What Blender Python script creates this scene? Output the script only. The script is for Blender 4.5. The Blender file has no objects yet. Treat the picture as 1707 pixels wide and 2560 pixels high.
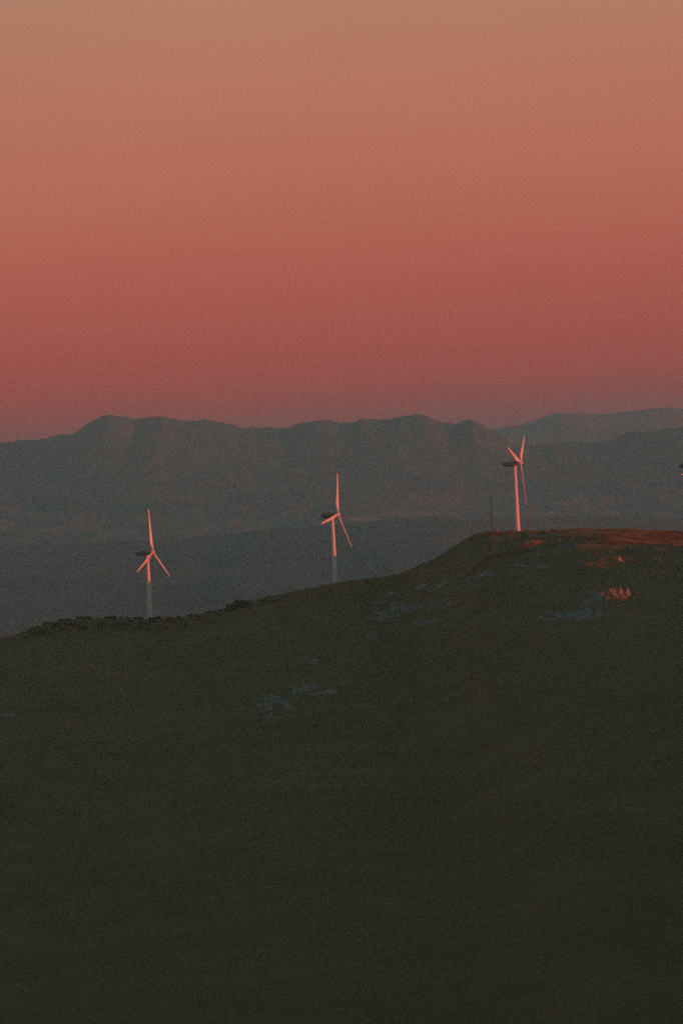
import bpy, math, random
import numpy as np
from mathutils import Vector, Matrix

C = bpy.context.scene.collection
scn = bpy.context.scene
R = math.radians

# ------------------------------------------------------------------ camera
F = 1280 / math.tan(R(6.0))           # focal length in pixels of the 1707x2560 photograph
cam_d = bpy.data.cameras.new('camera')
cam = bpy.data.objects.new('camera', cam_d); C.objects.link(cam)
cam_d.sensor_fit = 'VERTICAL'; cam_d.sensor_height = 36; cam_d.lens = 18 / math.tan(R(6.0))
cam_d.clip_start = 1; cam_d.clip_end = 200000
pitch = math.atan(100 / F); roll = R(2.8)
f_ = Vector((0, math.cos(pitch), -math.sin(pitch)))
r0 = Vector((1, 0, 0)); u0 = r0.cross(f_)
u_ = (u0 * math.cos(roll) + r0 * math.sin(roll)).normalized()
r_ = (r0 * math.cos(roll) - u0 * math.sin(roll)).normalized()
cam.matrix_world = Matrix(((r_.x, u_.x, -f_.x, 0), (r_.y, u_.y, -f_.y, 0), (r_.z, u_.z, -f_.z, 0), (0, 0, 0, 1)))
scn.camera = cam

def at(px, py, Y):
    """world point at depth y = Y that is seen at photograph pixel px, py"""
    d = r_ * ((px - 853.5) / F) + u_ * ((1280 - py) / F) + f_
    return d * (Y / d.y)

# ------------------------------------------------------------------ world and sun
SUN_AZ = R(66); SUN_EL = R(3.6)       # right of, and slightly behind, the camera; just above the horizon
sdir = Vector((math.sin(SUN_AZ) * math.cos(SUN_EL), -math.cos(SUN_AZ) * math.cos(SUN_EL), math.sin(SUN_EL)))
w = bpy.data.worlds.new('World'); scn.world = w; w.use_nodes = True
nt = w.node_tree; nt.nodes.clear()
N = nt.nodes.new; L = nt.links.new
def srgb(r, g, b, k=1.0):
    return tuple((((c/255)+0.055)/1.055)**2.4 * k if c/255 > 0.04045 else c/255/12.92*k for c in (r, g, b)) + (1,)
tc = N('ShaderNodeTexCoord'); sep = N('ShaderNodeSeparateXYZ'); L(tc.outputs['Generated'], sep.inputs[0])
mr = N('ShaderNodeMapRange'); mr.inputs['From Min'].default_value = 0; mr.inputs['From Max'].default_value = 0.2
L(sep.outputs['Z'], mr.inputs['Value'])
ramp = N('ShaderNodeValToRGB'); L(mr.outputs[0], ramp.inputs[0])
SKY = [(0.0, (205, 50, 50)), (0.013, (196, 58, 50)), (0.019, (198, 66, 56)), (0.027, (196, 78, 62)), (0.039, (197, 90, 72)),
       (0.054, (198, 106, 84)), (0.072, (196, 118, 91)), (0.083, (193, 123, 96)), (0.097, (189, 129, 103)), (0.13, (158, 142, 128)), (0.2, (118, 146, 148))]
cr = ramp.color_ramp
while len(cr.elements) < len(SKY): cr.elements.new(0.5)
for e, (p, c) in zip(cr.elements, SKY): e.position = p / 0.2; e.color = srgb(*c)
# faint streaks of thin high haze, so the gradient is not perfectly even
mp = N('ShaderNodeMapping'); mp.inputs['Scale'].default_value = (7, 7, 18); L(tc.outputs['Generated'], mp.inputs[0])
nz = N('ShaderNodeTexNoise'); nz.inputs['Scale'].default_value = 1.6; nz.inputs['Detail'].default_value = 3; L(mp.outputs[0], nz.inputs['Vector'])
nmr = N('ShaderNodeMapRange'); nmr.inputs['To Min'].default_value = 0.93; nmr.inputs['To Max'].default_value = 1.07; L(nz.outputs[0], nmr.inputs['Value'])
mul = N('ShaderNodeVectorMath'); mul.operation = 'SCALE'; L(ramp.outputs[0], mul.inputs[0]); L(nmr.outputs[0], mul.inputs['Scale'])
sky = N('ShaderNodeTexSky'); sky.sky_type = 'NISHITA'; sky.sun_disc = False
sky.sun_elevation = SUN_EL; sky.sun_rotation = math.pi - SUN_AZ
sk = N('ShaderNodeVectorMath'); sk.operation = 'SCALE'; sk.inputs['Scale'].default_value = 0.11; L(sky.outputs[0], sk.inputs[0])
tn = N('ShaderNodeVectorMath'); tn.operation = 'MULTIPLY'; tn.inputs[1].default_value = (0.72, 1.0, 0.93); L(sk.outputs[0], tn.inputs[0])
up = N('ShaderNodeMapRange'); up.inputs['From Min'].default_value = 0.18; up.inputs['From Max'].default_value = 0.42; L(sep.outputs['Z'], up.inputs['Value'])
mix = N('ShaderNodeMix'); mix.data_type = 'RGBA'; L(up.outputs[0], mix.inputs[0]); L(mul.outputs[0], mix.inputs[6]); L(tn.outputs[0], mix.inputs[7])
bg = N('ShaderNodeBackground'); L(mix.outputs[2], bg.inputs[0]); bg.inputs[1].default_value = 1.0
wo = N('ShaderNodeOutputWorld'); L(bg.outputs[0], wo.inputs[0])

sl = bpy.data.lights.new('sun', 'SUN'); sl.energy = 5.0; sl.color = (1.0, 0.105, 0.048); sl.angle = R(0.5)
so = bpy.data.objects.new('sun', sl); C.objects.link(so)
so.rotation_euler = sdir.to_track_quat('Z', 'Y').to_euler()
scn.view_settings.view_transform = 'Standard'; scn.view_settings.look = 'None'
scn.view_settings.exposure = 0.0; scn.view_settings.gamma = 1
scn.cycles.volume_bounces = 1
scn.cycles.max_bounces = 6
scn.cycles.use_denoising = False       # the photograph is grainy
scn.cycles.sample_clamp_indirect = 0.6
scn.cycles.use_adaptive_sampling = True; scn.cycles.adaptive_threshold = 0.08; scn.cycles.adaptive_min_samples = 40

# ------------------------------------------------------------------ helpers
def tag(o, label=None, cat=None, group=None, kind=None):
    if label: o['label'] = label
    if cat: o['category'] = cat
    if group: o['group'] = group
    if kind: o['kind'] = kind
    return o

def make(name, verts, faces, mat, parent=None, smooth=False, loc=None):
    me = bpy.data.meshes.new(name); me.from_pydata([tuple(v) for v in verts], [], faces); me.update()
    if smooth: me.polygons.foreach_set('use_smooth', [True] * len(me.polygons))
    me.materials.append(mat)
    o = bpy.data.objects.new(name, me); C.objects.link(o)
    if parent: o.parent = parent
    if loc is not None: o.location = loc
    return o

def empty(name, loc):
    o = bpy.data.objects.new(name, None); C.objects.link(o); o.location = loc; o.empty_display_size = 2
    return o

def np_mesh(name, V, Fq, mat, smooth=True):
    """numpy quads -> one mesh object"""
    me = bpy.data.meshes.new(name); n = len(V); m = len(Fq); k = Fq.shape[1]
    me.vertices.add(n); me.vertices.foreach_set('co', np.ascontiguousarray(V, dtype=np.float32).ravel())
    me.loops.add(m * k); me.loops.foreach_set('vertex_index', np.ascontiguousarray(Fq, dtype=np.int32).ravel())
    me.polygons.add(m); me.polygons.foreach_set('loop_start', np.arange(m, dtype=np.int32) * k)
    me.update(calc_edges=True); me.validate()
    me.polygons.foreach_set('use_smooth', [smooth] * m)
    me.materials.append(mat)
    o = bpy.data.objects.new(name, me); C.objects.link(o)
    return o

def grid_obj(name, xs, ys, zf, mat, smooth=True):
    X, Y = np.meshgrid(xs, ys); Z = zf(X, Y)
    V = np.stack([X, Y, Z], -1).reshape(-1, 3)
    nx, ny = len(xs), len(ys)
    i = np.arange(nx - 1)[None, :] + np.arange(ny - 1)[:, None] * nx
    return np_mesh(name, V, np.stack([i, i + 1, i + 1 + nx, i + nx], -1).reshape(-1, 4), mat, smooth)

def vnoise(x, y, seed=0):
    x = np.asarray(x, float); y = np.asarray(y, float)
    xi = np.floor(x).astype(np.int64); yi = np.floor(y).astype(np.int64)
    fx = x - xi; fy = y - yi; fx = fx * fx * (3 - 2 * fx); fy = fy * fy * (3 - 2 * fy)
    def h(a, b):
        n = (a * 374761393 + b * 668265263 + seed * 982451653) & 0x7fffffff
        n = ((n ^ (n >> 13)) * 1274126177) & 0x7fffffff
        return ((n ^ (n >> 16)) & 0xffff) / 65535.0
    return (h(xi, yi) * (1 - fx) + h(xi + 1, yi) * fx) * (1 - fy) + (h(xi, yi + 1) * (1 - fx) + h(xi + 1, yi + 1) * fx) * fy

def fbm(x, y, oct=4, seed=0, gain=0.5):
    s = 0; a = 1; t = 0
    for k in range(oct):
        s = s + a * (vnoise(x * 2**k + 17.3 * k, y * 2**k - 9.1 * k, seed + k) * 2 - 1); t += a; a *= gain
    return s / t

def ridged(x, y, oct=4, seed=0):
    s = 0; a = 1; t = 0
    for k in range(oct):
        s = s + a * (1 - np.abs(vnoise(x * 2**k + 5.7 * k, y * 2**k + 3.1 * k, seed + k) * 2 - 1)); t += a; a *= 0.5
    return s / t

def mat(name, c1, c2, scale, rough=0.9, c3=None, scale3=None, thr=(0.55, 0.65), bump=0.0, bscale=1.0, stretch=(1, 1, 1)):
    m = bpy.data.materials.new(name); m.use_nodes = True; t = m.node_tree; b = t.nodes['Principled BSDF']
    b.inputs['Roughness'].default_value = rough; b.inputs['Specular IOR Level'].default_value = 0.25
    tc = t.nodes.new('ShaderNodeTexCoord'); mp = t.nodes.new('ShaderNodeMapping'); mp.inputs['Scale'].default_value = stretch
    t.links.new(tc.outputs['Object'], mp.inputs[0])
    n = t.nodes.new('ShaderNodeTexNoise'); n.inputs['Scale'].default_value = scale; n.inputs['Detail'].default_value = 6
    t.links.new(mp.outputs[0], n.inputs['Vector'])
    r = t.nodes.new('ShaderNodeMapRange'); r.inputs['From Min'].default_value = 0.35; r.inputs['From Max'].default_value = 0.65
    t.links.new(n.outputs[0], r.inputs['Value'])
    mx = t.nodes.new('ShaderNodeMix'); mx.data_type = 'RGBA'; mx.inputs[6].default_value = (*c1, 1); mx.inputs[7].default_value = (*c2, 1)
    t.links.new(r.outputs[0], mx.inputs[0]); out = mx.outputs[2]
    if c3:
        n3 = t.nodes.new('ShaderNodeTexNoise'); n3.inputs['Scale'].default_value = scale3; n3.inputs['Detail'].default_value = 8
        n3.inputs['Roughness'].default_value = 0.65
        t.links.new(mp.outputs[0], n3.inputs['Vector'])
        r3 = t.nodes.new('ShaderNodeMapRange'); r3.inputs['From Min'].default_value = thr[0]; r3.inputs['From Max'].default_value = thr[1]
        t.links.new(n3.outputs[0], r3.inputs['Value'])
        m3 = t.nodes.new('ShaderNodeMix'); m3.data_type = 'RGBA'; m3.inputs[7].default_value = (*c3, 1)
        t.links.new(r3.outputs[0], m3.inputs[0]); t.links.new(out, m3.inputs[6]); out = m3.outputs[2]
    t.links.new(out, b.inputs['Base Color'])
    if bump:
        nb = t.nodes.new('ShaderNodeTexNoise'); nb.inputs['Scale'].default_value = bscale; nb.inputs['Detail'].default_value = 5
        t.links.new(tc.outputs['Object'], nb.inputs['Vector'])
        bp = t.nodes.new('ShaderNodeBump'); bp.inputs['Strength'].default_value = 0.8; bp.inputs['Distance'].default_value = bump
        t.links.new(nb.outputs[0], bp.inputs['Height']); t.links.new(bp.outputs[0], b.inputs['Normal'])
    return m

M_hill = mat('hill_turf', (0.195, 0.120, 0.034), (0.235, 0.142, 0.040), 0.035, c3=(0.29, 0.155, 0.05), scale3=0.012, thr=(0.5, 0.7), bump=0.5, bscale=0.6)
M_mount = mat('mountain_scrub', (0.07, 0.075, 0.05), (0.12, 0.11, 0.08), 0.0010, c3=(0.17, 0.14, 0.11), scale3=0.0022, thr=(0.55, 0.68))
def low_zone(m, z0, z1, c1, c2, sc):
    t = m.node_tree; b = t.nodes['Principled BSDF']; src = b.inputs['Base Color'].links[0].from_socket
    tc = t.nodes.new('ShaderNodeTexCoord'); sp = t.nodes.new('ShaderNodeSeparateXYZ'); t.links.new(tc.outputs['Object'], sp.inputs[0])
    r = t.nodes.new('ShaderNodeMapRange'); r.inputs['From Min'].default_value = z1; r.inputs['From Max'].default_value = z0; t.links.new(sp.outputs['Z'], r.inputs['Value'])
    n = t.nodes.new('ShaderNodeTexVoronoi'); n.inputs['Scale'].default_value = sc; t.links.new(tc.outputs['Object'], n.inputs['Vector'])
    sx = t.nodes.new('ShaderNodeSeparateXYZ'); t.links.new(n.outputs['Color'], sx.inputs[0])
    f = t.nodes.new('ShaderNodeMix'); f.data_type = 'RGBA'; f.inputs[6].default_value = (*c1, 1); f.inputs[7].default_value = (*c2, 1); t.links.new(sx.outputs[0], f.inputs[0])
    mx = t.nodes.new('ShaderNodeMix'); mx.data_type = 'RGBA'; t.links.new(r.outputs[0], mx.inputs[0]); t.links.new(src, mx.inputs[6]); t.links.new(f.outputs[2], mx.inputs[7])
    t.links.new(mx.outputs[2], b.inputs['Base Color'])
low_zone(M_mount, -170, -110, (0.11, 0.11, 0.08), (0.24, 0.19, 0.14), 0.0022)     # fields at the foot of the mountains, with the sunlit band put into their colour
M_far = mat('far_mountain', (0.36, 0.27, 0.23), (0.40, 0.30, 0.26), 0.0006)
M_low = mat('low_hill_fields', (0.10, 0.14, 0.13), (0.13, 0.165, 0.14), 0.0012, c3=(0.16, 0.125, 0.09), scale3=0.0009, thr=(0.55, 0.68), stretch=(1, 2.2, 1))
M_valley = mat('valley_soil', (0.07, 0.07, 0.05), (0.11, 0.10, 0.07), 0.001)
M_rock = mat('limestone', (0.25, 0.225, 0.20), (0.36, 0.32, 0.29), 0.35, c3=(0.14, 0.14, 0.12), scale3=0.9, thr=(0.52, 0.66), bump=0.15, bscale=2.0)
M_leaf = mat('foliage', (0.12, 0.095, 0.035), (0.17, 0.13, 0.05), 0.5)
M_scrub = mat('scrub', (0.15, 0.11, 0.032), (0.25, 0.16, 0.05), 0.06)
M_bark = mat('bark', (0.07, 0.05, 0.035), (0.12, 0.09, 0.06), 3)
M_white = mat('turbine_paint', (0.70, 0.74, 0.73), (0.77, 0.80, 0.79), 0.4, rough=0.5)
M_nac = mat('nacelle_paint', (0.13, 0.20, 0.175), (0.16, 0.23, 0.20), 0.6, rough=0.5)
M_track = mat('track_gravel', (0.10, 0.11, 0.10), (0.17, 0.17, 0.15), 0.5)
M_steel = mat('mast_steel', (0.12, 0.10, 0.09), (0.20, 0.16, 0.13), 0.8, rough=0.6)
M_conc = mat('concrete', (0.35, 0.34, 0.32), (0.45, 0.44, 0.42), 1.0)

# ------------------------------------------------------------------ the hill in front
YC = 2826.0
CREST = [(-700, 1700), (-400, 1650), (0, 1594), (60, 1580), (90, 1566), (150, 1552), (220, 1545), (300, 1545), (370, 1547), (440, 1546), (500, 1535),
         (560, 1520), (640, 1499), (720, 1481), (800, 1464), (838, 1457), (900, 1447), (960, 1441), (1005, 1432), (1050, 1413), (1085, 1397),
         (1120, 1374), (1160, 1349), (1190, 1334), (1220, 1327), (1292, 1327), (1400, 1324), (1500, 1323), (1600, 1324), (1707, 1328), (1850, 1345)]
cp = [at(a, b, YC) for a, b in CREST]
CX = np.array([-2500.] + [p.x for p in cp] + [330, 500, 900, 3000]); CZ = np.array([-240.] + [p.z for p in cp] + [-50, -60, -90, -200])
# shoulder of the hill out of frame to the right, shaped to keep the sun off the slope; its gaps let single rays through
HY = np.array([-3000, 300, 900, 1700, 2200, 2272, 2284, 2296, 2330, 2358, 2366, 2378, 2420, 2450, 2490, 2516, 2544, 2577, 2598, 2616, 2740, 2800, 2900, 3300])
HZ = np.array([-60., -60, -60, -60, -42, -42, -44, -53.5, -51.3, -48.8, -43, -41.5, -41, -40.8, -39.3, -35.6, -32.7, -32, -34, -42, -46, -50, -70, -200])

def sstep(a, b, x):
    t = np.clip((x - a) / (b - a), 0, 1); return t * t * (3 - 2 * t)

def terrain(x, y):
    x = np.asarray(x, float); y = np.asarray(y, float)
    c = np.interp(x, CX, CZ)
    c = c + 0.35 * fbm(x / 9, x * 0 + 3.3, 3, 41) + 0.28 * fbm(x / 2.6, x * 0 + 1.3, 2, 43)
    yc = YC + 6 * fbm(x / 60, x * 0, 2, 5)
    d = yc - y
    flat = 46 * sstep(20, 80, x) + 56 * sstep(95, 150, x)                       # the plateau round the third turbine
    dn = np.clip(d - flat, 0, None)
    slope = 0.058 + 0.034 * sstep(-120, 140, x)
    drop = 0.012 * np.clip(d, 0, flat + 1e-6) + slope * dn + 0.0
    drop = drop + 2.5 * (1 - np.exp(-dn / 35.0))
    z = c - drop
    amp = sstep(8, 140, d)
    z = z + amp * (4.5 * fbm(x / 110, y / 150, 4, 11) + 1.6 * ridged(x / 34, y / 26, 3, 21) - 0.9) + 0.5 * fbm(x / 7, y / 7, 3, 31) * sstep(2, 20, d)
    # broad terraces of layered limestone
    z = z + amp * 0.9 * np.sin((z + 0.05 * x) / 2.6) * sstep(-100, 50, x + 0 * y)
    z = z + 0.75 * fbm(x / 26, y / 14, 3, 141) * sstep(60, 110, x) * sstep(4, 20, d) * sstep(260, 120, d)
    z = z - 0.085 * np.clip(128 - x, 0, 45) * sstep(2, 28, d) * sstep(420, 300, d)
    z = z + 4.7 * np.exp(-((x - 102) / 11.0) ** 2 - ((y - 2738) / 16.0) ** 2)  # knoll added to raise the shadow line on the leftmost tower
    z = z + 4.6 * np.exp(-((x - 128) / 13.0) ** 2 - ((y - 2430) / 50.0) ** 2)      # knoll that carries the crag, added to shade the slope left of it
    z = z + 4.6 * sstep(156, 171, x) * sstep(260, 225, x) * np.exp(-((y - 2616) / 34.0) ** 2)   # terrace near the right edge, raised to bring its boulders into sunlight
    # behind the crest
    z = np.where(d < 0, c - 0.10 * (-d) - 0.0006 * d * d, z)
    # shoulder out of frame
    h = np.interp(y, HY, HZ) + 1.0 * fbm(x / 30, y / 18, 3, 77)
    b = np.exp(-((x - 385) / 62.0) ** 2)
    z = np.where(x > 205, z * (1 - b * sstep(205, 300, x)) + np.maximum(z, h) * b * sstep(205, 300, x), z)
    # valley between the camera's own hill and this one
    z = np.maximum(z, -215 + 6 * fbm(x / 200, y / 200, 3, 8)) if True else z
    own = -2.2 - 0.62 * np.clip(np.abs(y) - 3, 0, None) - 0.02 * np.abs(x)
    z = np.where(y < 900, np.maximum(np.minimum(z, -150), own), z)
    z = np.where(d < -60, np.maximum(z, -700), z)
    return z

def axis(*segs):
    a = []
    for lo, hi, st in segs: a += list(np.arange(lo, hi, st))
    return np.array(a + [segs[-1][1]])
gx = axis((-3000, -900, 150), (-900, -250, 25), (-250, 225, 1.7), (225, 520, 9), (520, 3000, 120))
gy = axis((-600, -30, 60), (-30, 30, 5), (30, 1200, 40), (1200, 2350, 6), (2350, 2860, 2.2), (2860, 3800, 40))
tag(grid_obj('hillside', gx, gy, terrain, M_hill), kind='structure')

def ground_at(px, py, y0=1250.0, y1=2835.0):
    """walk down the line of sight of a pixel until it meets the hill"""
    ys = np.arange(y0, y1, 1.5); d = at(px, py, 1.0)
    z = terrain(d.x * ys, ys); hit = np.nonzero(z >= d.z * ys)[0]
    y = ys[hit[0]] if len(hit) else YC
    x = d.x * y
    return Vector((x, y, float(terrain(x, y))))

# ------------------------------------------------------------------ land behind
def prof(points, Y, extra=()):
    ps = [at(a, b, Y) for a, b in points]
    xs = [p.x for p in ps]; zs = [p.z for p in ps]
    span = 12 * (xs[-1] - xs[0])
    return np.array([xs[0] - span] + xs + [xs[-1] + span]), np.array([zs[0]] + zs + [zs[-1]])

LOWP = [(-200, 1372), (0, 1364), (150, 1360), (300, 1352), (450, 1344), (560, 1336), (640, 1326), (760, 1316), (880, 1306), (960, 1298), (1080, 1292),
        (1200, 1291), (1350, 1292), (1500, 1290), (1707, 1292), (1900, 1290)]
lx, lz = prof(LOWP, 13000)
def low(x, y):
    t = (y - 3400) / (13000 - 3400)
    top = np.interp(x, lx, lz)
    base = -420
    z = base + (top - base) * np.clip(t, 0, 1) ** 0.55
    z = z + 22 * fbm(x / 900, y / 1400, 5, 61) * sstep(13000, 11500, y) + 2.0 * fbm(x / 90, y / 200, 3, 62)
    return np.where(y > 13000, top - (y - 13000) * 0.12, z)
tag(grid_obj('low_hills', axis((-9000, -1300, 350), (-1300, 1300, 16), (1300, 9000, 350)), axis((3400, 12000, 110), (12000, 13600, 40)), low, M_low), kind='structure')

MTN = [(-300, 1130), (-100, 1116), (0, 1109), (80, 1100), (130, 1090), (190, 1082), (215, 1062), (250, 1044), (275, 1036), (300, 1037), (345, 1049),
       (380, 1044), (412, 1041), (430, 1048), (470, 1051), (525, 1051), (560, 1057), (590, 1060), (600, 1067), (650, 1070), (720, 1071), (750, 1060), (790, 1050),
       (820, 1051), (850, 1059), (880, 1056), (900, 1047), (950, 1048), (1000, 1044), (1045, 1037), (1065, 1038), (1090, 1050), (1115, 1061), (1140, 1060),
       (1158, 1050), (1172, 1044), (1190, 1053), (1220, 1070), (1250, 1090), (1290, 1108), (1340, 1116), (1370, 1106), (1430, 1106), (1490, 1104),
       (1530, 1095), (1580, 1082), (1640, 1074), (1707, 1067), (1900, 1040)]
mx_, mz_ = prof(MTN, 24000)
_sx = np.arange(-20000, 20001, 20.0); _sz = np.interp(_sx, mx_, mz_); _k = np.exp(-0.5 * (np.arange(-60, 61) / 18.0) ** 2); _k /= _k.sum()
_sm = np.convolve(np.pad(_sz, 60, mode='edge'), _k, 'valid')          # the ridge's broad outline, for the slopes below it
def mount(x, y):
    top = np.interp(x, mx_, mz_) + 20 * (ridged(x / 120, y / 420, 5, 90) - 0.62) + (4.5 + 9 * np.exp(-((x - 640) / 110) ** 2)) * fbm(x / 42, y / 90, 3, 98)
    t = np.clip((y - 15500) / (24000 - 15500), 0, 1)
    q = sstep(0.72, 1.0, t); top = top * q + (np.interp(x, _sx, _sm) - 8) * (1 - q)
    base = -330
    z = base + (top - base) * (0.35 * t + 0.65 * t ** 2.2)
    rel = np.sin(np.pi * np.clip(t, 0, 1)) ** 0.7
    wx = x + 500 * fbm(x / 700, y / 1500, 3, 7); wy = y + 900 * fbm(x / 900, y / 1600, 3, 9)
    z = z + rel * (60 * (ridged((wx + 0.35 * wy) / 620, (wy - 0.3 * wx) / 1000, 6, 93) - 0.62) + 16 * fbm(x / 120, y / 260, 4, 95))
    return np.where(y > 24000, top - (y - 24000) * 0.35, z)
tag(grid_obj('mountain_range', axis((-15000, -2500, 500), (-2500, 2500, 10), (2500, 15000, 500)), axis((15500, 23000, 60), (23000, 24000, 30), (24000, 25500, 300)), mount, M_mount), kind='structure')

FARP = [(300, 1120), (900, 1100), (1100, 1085), (1235, 1070), (1300, 1062), (1340, 1050), (1370, 1040), (1400, 1032), (1440, 1029), (1480, 1037), (1530, 1036), (1580, 1029),
        (1640, 1022), (1665, 1018), (1690, 1022), (1707, 1021), (1800, 1015), (2000, 1030)]
fx_, fz_ = prof(FARP, 29500)
_fs = np.convolve(np.pad(np.interp(_sx, fx_, fz_), 60, mode='edge'), _k, 'valid')
def farm(x, y):
    q = sstep(0.8, 1.0, (y - 25600) / 3900)
    top = np.interp(x, fx_, fz_) * q + (np.interp(x, _sx, _fs) - 6) * (1 - q) + 24 * (ridged(x / 240, y / 700, 5, 190) - 0.62)
    t = np.clip((y - 25600) / 3900, 0, 1)
    z = -400 + (top + 400) * t ** 0.8 + 25 * np.sin(np.pi * t) * fbm(x / 900, y / 2000, 4, 191)
    return np.where(y > 29500, top - (y - 29500) * 0.3, z)
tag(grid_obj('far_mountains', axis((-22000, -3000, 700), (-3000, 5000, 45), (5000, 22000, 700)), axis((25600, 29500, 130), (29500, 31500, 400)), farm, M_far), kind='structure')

tag(grid_obj('ground', np.linspace(-28000, 28000, 90), np.linspace(-3000, 46000, 90),
             lambda x, y: -520 + 40 * fbm(x / 3000, y / 3000, 3, 3) + 0 * x, M_valley), kind='structure')

# ------------------------------------------------------------------ wind turbines
def ring_mesh(rings):
    V = []; Fc = []
    n = len(rings[0])
    for r in rings: V += r
    for k in range(len(rings) - 1):
        for i in range(n):
            j = (i + 1) % n
            Fc.append((k*n+i, k*n+j, (k+1)*n+j, (k+1)*n+i))
    Fc.append(tuple(range(n))[::-1]); Fc.append(tuple(range((len(rings)-1)*n, len(rings)*n)))
    return V, Fc

def lathe(profile, A, U, W, n=24):
    """profile of (distance along A, radius); A, U, W orthonormal"""
    rings = []
    for s, r in profile:
        rings.append([A * s + U * (r * math.cos(2*math.pi*i/n)) + W * (r * math.sin(2*math.pi*i/n)) for i in range(n)])
    return ring_mesh(rings)

HUB_H = 40.0; RAD = 25.8
X3 = Vector((1, 0, 0)); Y3 = Vector((0, 1, 0)); Z3 = Vector((0, 0, 1))
def turbine(hub_px, hub_py, Y, psi, phi0, label):
    hub = at(hub_px, hub_py, Y)
    psi = R(psi); tilt = R(4.5)
    A = Vector((math.cos(psi)*math.cos(tilt), -math.sin(psi)*math.cos(tilt), math.sin(tilt)))   # rotor axis, towards the wind
    H = Vector((math.sin(psi), math.cos(psi), 0)); U = H.cross(A).normalized()
    if U.z < 0: U = -U
    off = A * 3.7; off.z = 0
    base = Vector((hub.x - off.x, hub.y - off.y, hub.z - HUB_H))
    gz = float(terrain(base.x, base.y))
    root = empty('wind_turbine', base)
    tag(root, label, 'wind turbine', 'wind turbines along the crest of the hill')
    low_ = min(gz - base.z, 0) - 1.5
    hl = hub - base
    tw = [(low_, 1.50), (low_ + 0.05, 1.50), (0.0, 1.50)] + [(z, 1.5 - 0.0142 * z) for z in (6, 13, 20, 26, 32, 37)] + [(HUB_H - 1.85, 0.955), (HUB_H - 1.75, 0.95)]
    v, fc = lathe(tw, Z3, X3, Y3, 32); make('tower', v, fc, M_white, root, True)
    # nacelle: rounded box that tapers to its tail
    rings = []
    for s, hw, zt, zb in [(-1.15, 0.95, 0.95, -0.95), (-1.5, 1.25, 1.3, -1.25), (-3.2, 1.42, 1.4, -1.45), (-6.5, 1.42, 1.4, -1.45), (-9.0, 1.35, 1.3, -1.2), (-10.2, 1.15, 1.3, -0.6), (-10.5, 0.9, 1.05, -0.3)]:
        ring = []
        for i in range(20):
            a = 2*math.pi*i/20; ca, sa = math.cos(a), math.sin(a)
            k = 1.0 / (abs(ca)**5 + abs(sa)**5) ** 0.2
            zz = (zt + zb)/2 + (zt - zb)/2 * sa * k
            ring.append(hl + A * s + H * (hw * ca * k) + U * zz)
        rings.append(ring)
    v, fc = ring_mesh(rings); make('nacelle', v, fc, M_nac, root, True)
    v, fc = lathe([(0, 0.05), (0.02, 0.05), (0.02, 0.05), (0.9, 0.04)], U, A, H, 8)
    o = hl - A * 9.2 + U * 1.45
    nac = root.children[-1]
    make('wind_vane', [p + o for p in v], fc, M_steel, nac)
    # yaw collar under the nacelle
    v, fc = lathe([(HUB_H - 1.95, 1.12), (HUB_H - 1.55, 1.12)], Z3, X3, Y3, 24); make('yaw_collar', v, fc, M_white, root, True)
    v, fc = lathe([(-1.2, 0.95), (-0.9, 1.25), (-0.2, 1.32), (0.5, 1.18), (1.05, 0.85), (1.35, 0.45), (1.45, 0.06)], A, U, H, 24)
    make('spinner', [p + hl for p in v], fc, M_white, root, True)
    for k in range(3):
        phi = R(phi0 + 120 * k)
        D = (U * math.cos(phi) + H * math.sin(phi))
        T = (H * math.cos(phi) - U * math.sin(phi))
        rings = []
        n = 16
        for t in [0.0, 0.03, 0.055, 0.09, 0.13, 0.18, 0.23, 0.3, 0.4, 0.5, 0.6, 0.7, 0.8, 0.88, 0.94, 0.975, 0.993, 1.0]:
            r = 0.7 + (RAD - 0.7) * t
            chord = np.interp(t, [0, 0.055, 0.13, 0.2, 0.26, 0.5, 0.8, 0.94, 0.98, 1.0], [0.95, 0.95, 1.75, 2.35, 2.3, 1.7, 1.1, 0.8, 0.5, 0.15])
            thick = np.interp(t, [0, 0.055, 0.2, 0.5, 1.0], [0.95, 0.95, 0.72, 0.42, 0.12])
            le = np.interp(t, [0, 0.055, 0.2, 1.0], [0.5, 0.5, 0.30, 0.28])
            beta = R(np.interp(t, [0, 0.2, 0.6, 1.0], [24, 18, 10, 5]))
            Cd = A * math.sin(beta) + T * math.cos(beta)
            Nn = Cd.cross(D).normalized()
            cen = hl + D * r - A * (0.012 * r + 0.25 * t * t)
            ring = []
            for i in range(n):
                a = 2*math.pi*i/n
                xx = (math.cos(a) + 1) / 2                       # 1 leading edge, 0 trailing edge
                blunt = np.interp(t, [0, 0.06, 0.2], [1, 1, 0])
                half = thick/2 * (blunt * math.sin(a) + (1-blunt) * math.sin(a) * (0.35 + 0.65 * xx))
                ring.append(cen + Cd * (chord * (xx - (1 - le))) + Nn * half)
            rings.append(ring)
        v, fc = ring_mesh(rings); make('blade', v, fc, M_white, root, True)
    v, fc = lathe([(low_ - 0.5, 3.2), (0.05, 3.2), (0.25, 2.9)], Z3, X3, Y3, 24)
    make('foundation', v, fc, M_conc, root)
    return root

turbine(382.3, 1380.6, 2842, 22.8, 6, 'leftmost wind turbine, behind the trees, only its rotor and tower top in red light')
turbine(844.4, 1285.9, 2838, 22.0, 20, 'middle wind turbine with shaded lower tower and one blade pointing left across the tower')
turbine(1300.5, 1156.8, 2822, 16.0, 51.7, 'wind turbine on the flat hilltop, whole tower lit red, two blades raised in a V')
turbine(1741.0, 1161.0, 2822, 25.0, 18.0, 'wind turbine cut off by the right edge, only nacelle tail and blade tip showing')

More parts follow.
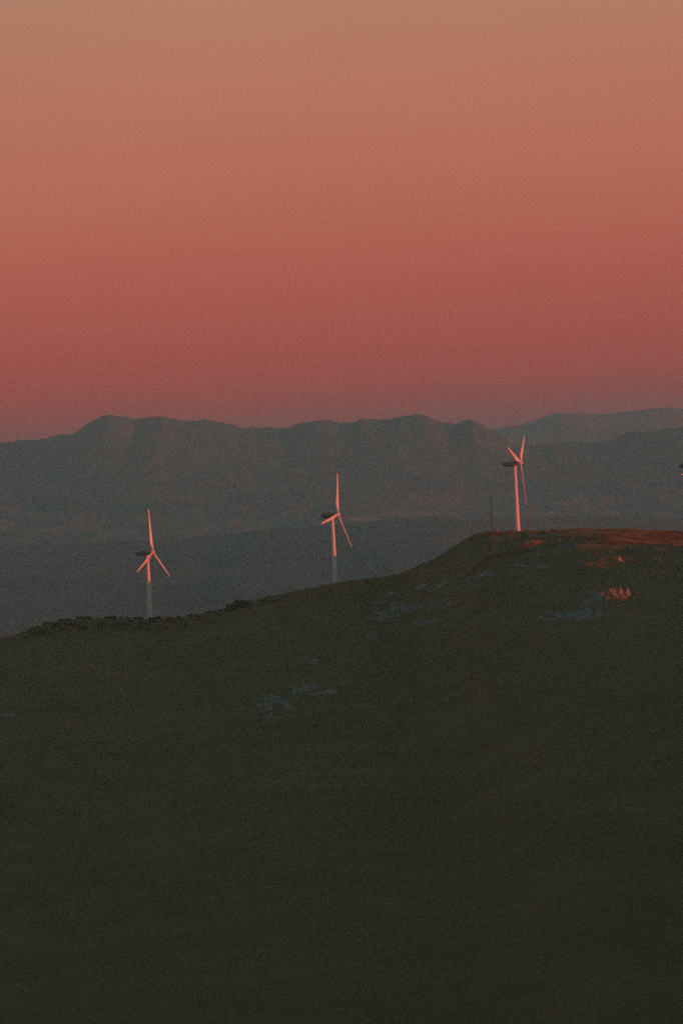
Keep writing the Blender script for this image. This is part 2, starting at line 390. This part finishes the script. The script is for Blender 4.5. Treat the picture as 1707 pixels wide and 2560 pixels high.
# ------------------------------------------------------------------ thin lattice mast
def bar(V, Fc, a, b, r):
    d = (b - a).normalized(); p = d.orthogonal().normalized(); q = d.cross(p); n = len(V)
    for e in (a, b):
        for i in range(4):
            t = math.pi/2*i; V.append(e + p*(r*math.cos(t)) + q*(r*math.sin(t)))
    for i in range(4): Fc.append((n+i, n+(i+1) % 4, n+4+(i+1) % 4, n+4+i))
    Fc.append((n+3, n+2, n+1, n)); Fc.append((n+4, n+5, n+6, n+7))
mb = ground_at(1233.5, 1405); mh = 172 * mb.y / F
mast = empty('lattice_mast', mb); tag(mast, 'thin dark measuring mast on the slope beside the third turbine', 'mast')
def leg_pt(i, z):
    w_ = 0.32 * (1 - 0.45 * z / mh); a = 2*math.pi*i/3 + 0.4
    return Vector((w_*math.cos(a), w_*math.sin(a), z))
M_dark = mat('dark_steel', (0.035, 0.04, 0.035), (0.06, 0.06, 0.05), 0.8, rough=0.7)  # darker tone for the upper section, rod and arms
for nm, za, zb, mm in (('lower_section', -0.5, mh*0.5, M_steel), ('upper_section', mh*0.5, mh-3, M_dark)):
    V, Fc = [], []
    for i in range(3): bar(V, Fc, leg_pt(i, za), leg_pt(i, zb), 0.075)
    for k in range(22):
        z0, z1 = za + (zb-za)*k/22, za + (zb-za)*(k+1)/22
        for i in range(3): bar(V, Fc, leg_pt(i, z0), leg_pt((i+1) % 3, z1), 0.035)
    make(nm, V, Fc, mm, mast)
V, Fc = [], []; bar(V, Fc, Vector((0, 0, mh-3.4)), Vector((0, 0, mh)), 0.06); make('top_rod', V, Fc, M_dark, mast)
for z in (mh*0.62, mh*0.93):
    V, Fc = [], []
    bar(V, Fc, Vector((-0.9, 0.2, z)), Vector((0.9, -0.2, z)), 0.03); bar(V, Fc, Vector((0.88, -0.2, z)), Vector((0.88, -0.2, z+0.4)), 0.05)
    make('instrument_arm', V, Fc, M_dark, mast)

# ------------------------------------------------------------------ rocks
def rock_mesh(rng, sx, sy, sz, sub=3, sharp=0.28):
    import bmesh
    bm = bmesh.new(); bmesh.ops.create_icosphere(bm, subdivisions=sub, radius=1.0)
    planes = []
    for _ in range(9):
        n = Vector((rng.gauss(0, 1), rng.gauss(0, 1), rng.gauss(0, 0.6))).normalized(); planes.append((n, rng.uniform(0.62, 0.95)))
    for v in bm.verts:
        p = v.co.copy()
        for n, dd in planes:
            e = p.dot(n) - dd
            if e > 0: p -= n * e
        p += p.normalized() * (sharp * 0.25 * (rng.random() - 0.5))
        v.co = Vector((p.x*sx, p.y*sy, p.z*sz))
    V = [v.co.copy() for v in bm.verts]; Fc = [tuple(v.index for v in f.verts) for f in bm.faces]; bm.free()
    return V, Fc
rng = random.Random(7)
def boulder(px, py, w_px, h_px, label, group, name='boulder', cat='rock'):
    g = ground_at(px, py); s = g.y / F
    V, Fc = rock_mesh(rng, w_px*s*0.55, w_px*s*0.5, h_px*s*0.62)
    o = make(name, V, Fc, M_rock, None, False, g + Vector((0, 0, h_px*s*0.28)))
    return tag(o, label, cat, group)
for px, py, w_, h_ in [(1515, 1503, 9, 15), (1524, 1480, 9, 9), (1533, 1491, 12, 24), (1549, 1484, 13, 18), (1555, 1497, 9, 15), (1568, 1489, 12, 20), (1548, 1519, 9, 8), (1563, 1500, 7, 10)]:
    boulder(px, py, w_, h_, 'upright limestone block in the sunlit red crag on the right slope', 'limestone blocks of the sunlit crag', 'rock')
for px, py, w_, h_ in [(1589, 1486, 8, 9), (1595, 1476, 9, 5)]:
    boulder(px, py, w_, h_, 'small sunlit rock just right of the red crag', 'small rocks right of the crag', 'rock')
boulder(1243, 1326, 9, 6, 'small reddish boulder on the hilltop left of the third turbine', None)
boulder(1367, 1330, 9, 7, 'small reddish boulder on the hilltop right of the third turbine', None)
boulder(1431, 1347, 5, 5, 'tiny boulder beside the pale track on the hilltop', None)
boulder(1399, 1357, 12, 6, 'flat boulder left of the pale track on the hilltop', None)
for px, py, w_, h_ in [(1547, 1402, 12, 12), (1555, 1409, 8, 9), (1541, 1433, 9, 8)]:
    boulder(px, py, w_, h_, 'reddish boulder on the slope between the lit turf and the crag', 'boulders above the crag')
for px, py, w_, h_ in [(1636, 1403, 10, 10), (1647, 1405, 12, 12), (1690, 1405, 12, 11), (1700, 1404, 12, 10), (1700, 1421, 13, 5)]:
    boulder(px, py, w_, h_, 'reddish boulder in the row near the right edge below the hilltop', 'boulders near the right edge')

def outcrop(px, py, w_px, h_px, rise, label, seed):
    """a bed of pale limestone breaking through the turf in ragged ledges: one connected sheet of bedrock"""
    c = ground_at(px, py); top = ground_at(px, py - h_px * 0.5); bot = ground_at(px, py + h_px * 0.5)
    lf = ground_at(px - w_px * 0.5, py); rt = ground_at(px + w_px * 0.5, py); sh = max(-3.0, min(3.0, (rt.y - lf.y) / (rt.x - lf.x)))
    hw = w_px * c.y / F * 0.62; hd = max((top.y - bot.y) * 0.62, 3.0)
    nx = int(hw * 2 / 0.55) + 2; ny = int(hd * 2 / 0.9) + 2
    xs = np.linspace(-hw, hw, nx); ys = np.linspace(-hd, hd, ny)
    X, Y = np.meshgrid(xs, ys); wx, wy = X + c.x + (top.x - bot.x) * 0.5 * Y / hd, Y + c.y + sh * X
    T = terrain(wx, wy)
    e = 1 - np.sqrt((X / hw) ** 2 + (Y / hd) ** 2) + 0.35 * fbm(wx / 7, wy / 12, 3, seed)
    n = fbm(wx / 5.5, wy / 9, 4, seed + 5) + 0.25 * fbm(wx / 1.6, wy / 2.2, 2, seed + 9)
    m = sstep(0.02, 0.5, e) * sstep(-0.12, 0.22, n)
    step = np.floor(m * 3 + 0.4 * vnoise(wx / 1.3, wy / 1.9, seed)) / 3
    Z = T - 0.7 + rise * (0.55 * step + 0.45 * m) + 0.12 * fbm(wx / 0.9, wy / 0.9, 2, seed + 2) * m
    V = np.stack([wx - c.x, wy - c.y, Z - c.z], -1).reshape(-1, 3)
    i = np.arange(nx - 1)[None, :] + np.arange(ny - 1)[:, None] * nx
    o = np_mesh('limestone_outcrop', V, np.stack([i, i + 1, i + 1 + nx, i + nx], -1).reshape(-1, 4), M_rock, False)
    o.location = c
    return tag(o, label, 'rock outcrop', 'pale limestone outcrops on the dark slope')
outcrop(686, 1762, 80, 60, 1.9, 'squarish pale grey outcrop low on the slope, left of centre', 1)
outcrop(785, 1733, 120, 28, 1.7, 'thin pale streak of rock just right of the squarish outcrop', 2)
outcrop(955, 1545, 80, 26, 2.0, 'pale rock ledge below the skyline between the second and third turbines', 3)
outcrop(1030, 1524, 190, 16, 2.0, 'long pale rock ledge in the middle of the upper slope, left of the mast', 4)
outcrop(1062, 1560, 60, 14, 1.5, 'faint short rock ledge under the long thin one', 5)
outcrop(1440, 1545, 190, 26, 2.0, 'long grey rock ledge running left from under the red crag', 6)
outcrop(1482, 1500, 76, 50, 2.0, 'shaded blue grey rock face on the left of the red crag', 7)
outcrop(1150, 1452, 240, 12, 1.3, 'very long thin rock ledge crossing the slope below the slim mast', 12)
outcrop(1003, 1486, 90, 12, 1.3, 'short thin rock ledge high on the slope between the second and third turbines', 13)
outcrop(22, 1788, 46, 22, 1.5, 'faint pale outcrop at the left edge of the slope', 8)
outcrop(785, 1655, 30, 16, 1.5, 'small pale outcrop halfway down the middle of the slope', 9)
outcrop(928, 1593, 30, 14, 1.5, 'small pale outcrop below the ledge right of the second turbine', 10)
outcrop(1330, 1420, 150, 9, 1.2, 'faint rock ledge on the slope right of the slim mast', 11)

# ------------------------------------------------------------------ gravel track on the hilltop
pts = [(1428, 1371), (1418, 1368), (1411, 1363), (1416, 1358), (1430, 1353), (1448, 1349), (1462, 1344), (1474, 1338), (1484, 1333), (1499, 1329)]
gp = [ground_at(a, b) for a, b in pts]
V = []; Fc = []
dense = []
for a, b in zip(gp[:-1], gp[1:]):
    for k in range(10): dense.append(a.lerp(b, k/10))
for i in range(len(dense)):
    p = dense[i]; q = dense[min(i+1, len(dense)-1)] if i < len(dense)-1 else dense[i]*2 - dense[i-1]
    t = Vector((q.x-p.x, q.y-p.y, 0)).normalized(); nrm = Vector((-t.y, t.x, 0))
    for k in range(5):
        c = p + nrm * ((k-2) * 1.0); V.append(Vector((c.x, c.y, float(terrain(c.x, c.y)) + 0.22)))
for i in range(len(dense)-1):
    for k in range(4): Fc.append((i*5+k, i*5+k+1, i*5+k+6, i*5+k+5))
tag(make('path', V, Fc, M_track, None, True), kind='structure')

# ------------------------------------------------------------------ trees on the skyline
def crown_mesh(rg, w, h, n):
    V = []; Fc = []
    lobes = [(Vector((rg.uniform(-.55, .55)*w, rg.uniform(-.55, .55)*w, rg.uniform(.35, .95)*h)), rg.uniform(.28, .5)*w) for _ in range(9)]
    for _ in range(n):
        c, r = rg.choice(lobes)
        d = Vector((rg.gauss(0, 1), rg.gauss(0, 1), rg.gauss(0, 1))).normalized() * (r * rg.uniform(.45, 1.0) ** .6)
        p = c + Vector((d.x, d.y, d.z*0.8)); p.z = max(p.z, 0.08*h)
        a = Vector((rg.gauss(0, 1), rg.gauss(0, 1), rg.gauss(0, 1))).normalized(); b = a.orthogonal().normalized()
        s = rg.uniform(0.16, 0.36); k = len(V)
        V += [p + a*s, p + b*s*.7, p - a*s, p - b*s*.7]; Fc.append((k, k+1, k+2, k+3))
    return V, Fc
rg = random.Random(3)
protos = []
for i in range(5):
    w_ = rg.uniform(4.2, 5.6); h_ = rg.uniform(3.6, 4.6)
    root = empty('broadleaf_tree', (0, 0, 0))
    V, Fc = crown_mesh(rg, w_, h_, 1500); make('crown', V, Fc, M_leaf, root)
    rings = []
    for z, r in [(-0.6, .22), (0.5, .16), (1.6, .12), (2.6, .06)]:
        rings.append([Vector((r*math.cos(a*math.pi/4) + .05*z, r*math.sin(a*math.pi/4), z)) for a in range(8)])
    V, Fc = ring_mesh(rings)
    for a in range(4):
        an = a*1.6 + i; bar(V, Fc, Vector((.05, 0, 1.1 + .2*a)), Vector((math.cos(an)*w_*.5, math.sin(an)*w_*.5, 2.2 + .2*a)), .05)
    make('trunk', V, Fc, M_bark, root)
    protos.append(root)
def copy_tree(o):
    c = o.copy(); C.objects.link(c)
    for ch in o.children:
        d = ch.copy(); C.objects.link(d); d.parent = c
    return c
used = set()
def plant(px, dy, s, label, group):
    p = at(px, 1500, YC - dy); z = float(terrain(p.x, YC - dy))
    i = rg.randrange(5)
    t = protos[i] if i not in used else copy_tree(protos[i]); used.add(i)
    t.location = (p.x, YC - dy, z - 1.1*s); s *= 0.8; t.scale = (s*rg.uniform(.9, 1.25), s, s*rg.uniform(.8, 1.05)); t.rotation_euler = (0, 0, rg.uniform(0, 6.28))
    tag(t, label, 'tree', group)
LT = 'low dark tree in the wood along the skyline around the leftmost turbine'
for k in range(100):
    px = 50 + 410 * (k + rg.random()) / 100
    thin = 0.55 if 225 < px < 245 or 395 < px < 412 else 1.0
    plant(px, rg.uniform(-6, 26), thin * rg.uniform(0.28, 0.5) * min(1, 0.45 + (px - 50) / 80), LT, 'trees around the leftmost turbine')
for px, s in [(383, .75), (394, .6), (268, .65), (283, .6), (150, .5), (196, .6), (210, .55)]:
    plant(px, rg.uniform(-2, 3), s, LT, 'trees around the leftmost turbine')
for k in range(11): plant(568 + 5.8*k + rg.uniform(-2, 2), rg.uniform(-3, 8), [.6, .75, .85, .9, .8, .9, .95, .8, .65, .55, .5][k], 'small tree in the clump on the skyline between the first and second turbines', 'tree clump between the first and second turbines')
for k in range(9): plant(466 + 10*k + rg.uniform(-3, 3), rg.uniform(-2, 10), rg.uniform(.3, .45), 'shrubby tree on the skyline left of the tree clump', 'shrubby trees left of the clump')
for k in range(7): plant(648 + 11*k + rg.uniform(-3, 3), rg.uniform(-2, 10), rg.uniform(.25, .38), 'shrubby tree on the skyline right of the tree clump', 'shrubby trees right of the clump')
for i, p in enumerate(protos):
    if i not in used:
        for ch in list(p.children): bpy.data.objects.remove(ch)
        bpy.data.objects.remove(p)

# ------------------------------------------------------------------ scrub cover
def scrub():
    r = np.random.default_rng(5); n = 26000
    y = 1300 + (2832 - 1300) * r.random(n) ** 0.75
    x = (r.random(n) * 2 - 1) * (0.078 * y)
    dens = fbm(x / 60, y / 90, 4, 55)
    keep = (dens + 0.35 * r.standard_normal(n) > 0.0) & ~((x > 20) & (y > 2690) & (r.random(n) > 0.22))
    x = x[keep]; y = y[keep]
    # dense heath drifts on the hilltop's right, added to catch streaks of sun
    hx = r.uniform(60, 222, 26000); hy = r.uniform(2690, 2822, 26000)
    hk = (fbm(hx / 38, hy / 11, 4, 71) > np.interp(hx, [60, 130, 150, 222], [0.30, 0.22, -0.02, -0.02])) & (fbm(hx / 9, hy / 9, 2, 72) > -0.2)
    x = np.concatenate([x, hx[hk]]); y = np.concatenate([y, hy[hk]]); n = len(x); z = terrain(x, y)
    s = (0.3 + 0.5 * r.random(n) ** 2) * (y / 2700) ** 1.5 * np.where(y > 2690, 0.8, 1.0)
    m = 12
    cx = np.repeat(x, m) + r.normal(0, 0.45, n*m) * np.repeat(s, m); cy = np.repeat(y, m) + r.normal(0, 0.45, n*m) * np.repeat(s, m)
    cz = np.repeat(z, m) + np.abs(r.normal(0.25, 0.3, n*m)) * np.repeat(s, m)
    P = np.stack([cx, cy, cz], -1)
    a = r.normal(size=(n*m, 3)); a /= np.linalg.norm(a, axis=1)[:, None]
    b = np.cross(a, r.normal(size=(n*m, 3))); b /= np.linalg.norm(b, axis=1)[:, None]
    k = (np.repeat(s, m) * 0.35)[:, None]
    V = np.stack([P + a*k, P + b*k*.8, P - a*k, P - b*k*.8], 1).reshape(-1, 3)
    return tag(np_mesh('scrub', V, np.arange(len(V)).reshape(-1, 4), M_scrub, False), 'low dark scrub and tufted grass scattered over the whole slope', 'scrub', kind='stuff')
scrub()

# ------------------------------------------------------------------ haze
def box(name, lo, hi, m):
    V = [Vector((x, y, z)) for z in (lo[2], hi[2]) for y in (lo[1], hi[1]) for x in (lo[0], hi[0])]
    return make(name, V, [(0, 2, 3, 1), (4, 5, 7, 6), (0, 1, 5, 4), (2, 6, 7, 3), (0, 4, 6, 2), (1, 3, 7, 5)], m)
mh_ = bpy.data.materials.new('haze'); mh_.use_nodes = True; t = mh_.node_tree; t.nodes.clear()
pv = t.nodes.new('ShaderNodeVolumePrincipled'); pv.inputs['Color'].default_value = (0.585, 0.93, 0.99, 1); pv.inputs['Density'].default_value = 4.6e-5
pv.inputs['Anisotropy'].default_value = 0.82
om = t.nodes.new('ShaderNodeOutputMaterial'); t.links.new(pv.outputs[0], om.inputs['Volume'])
hz = box('haze', (-30000, -4000, -721), (30000, 48000, 410), mh_)
tag(hz, 'thin dusk haze filling the valley and fading the mountains', 'haze', kind='stuff')
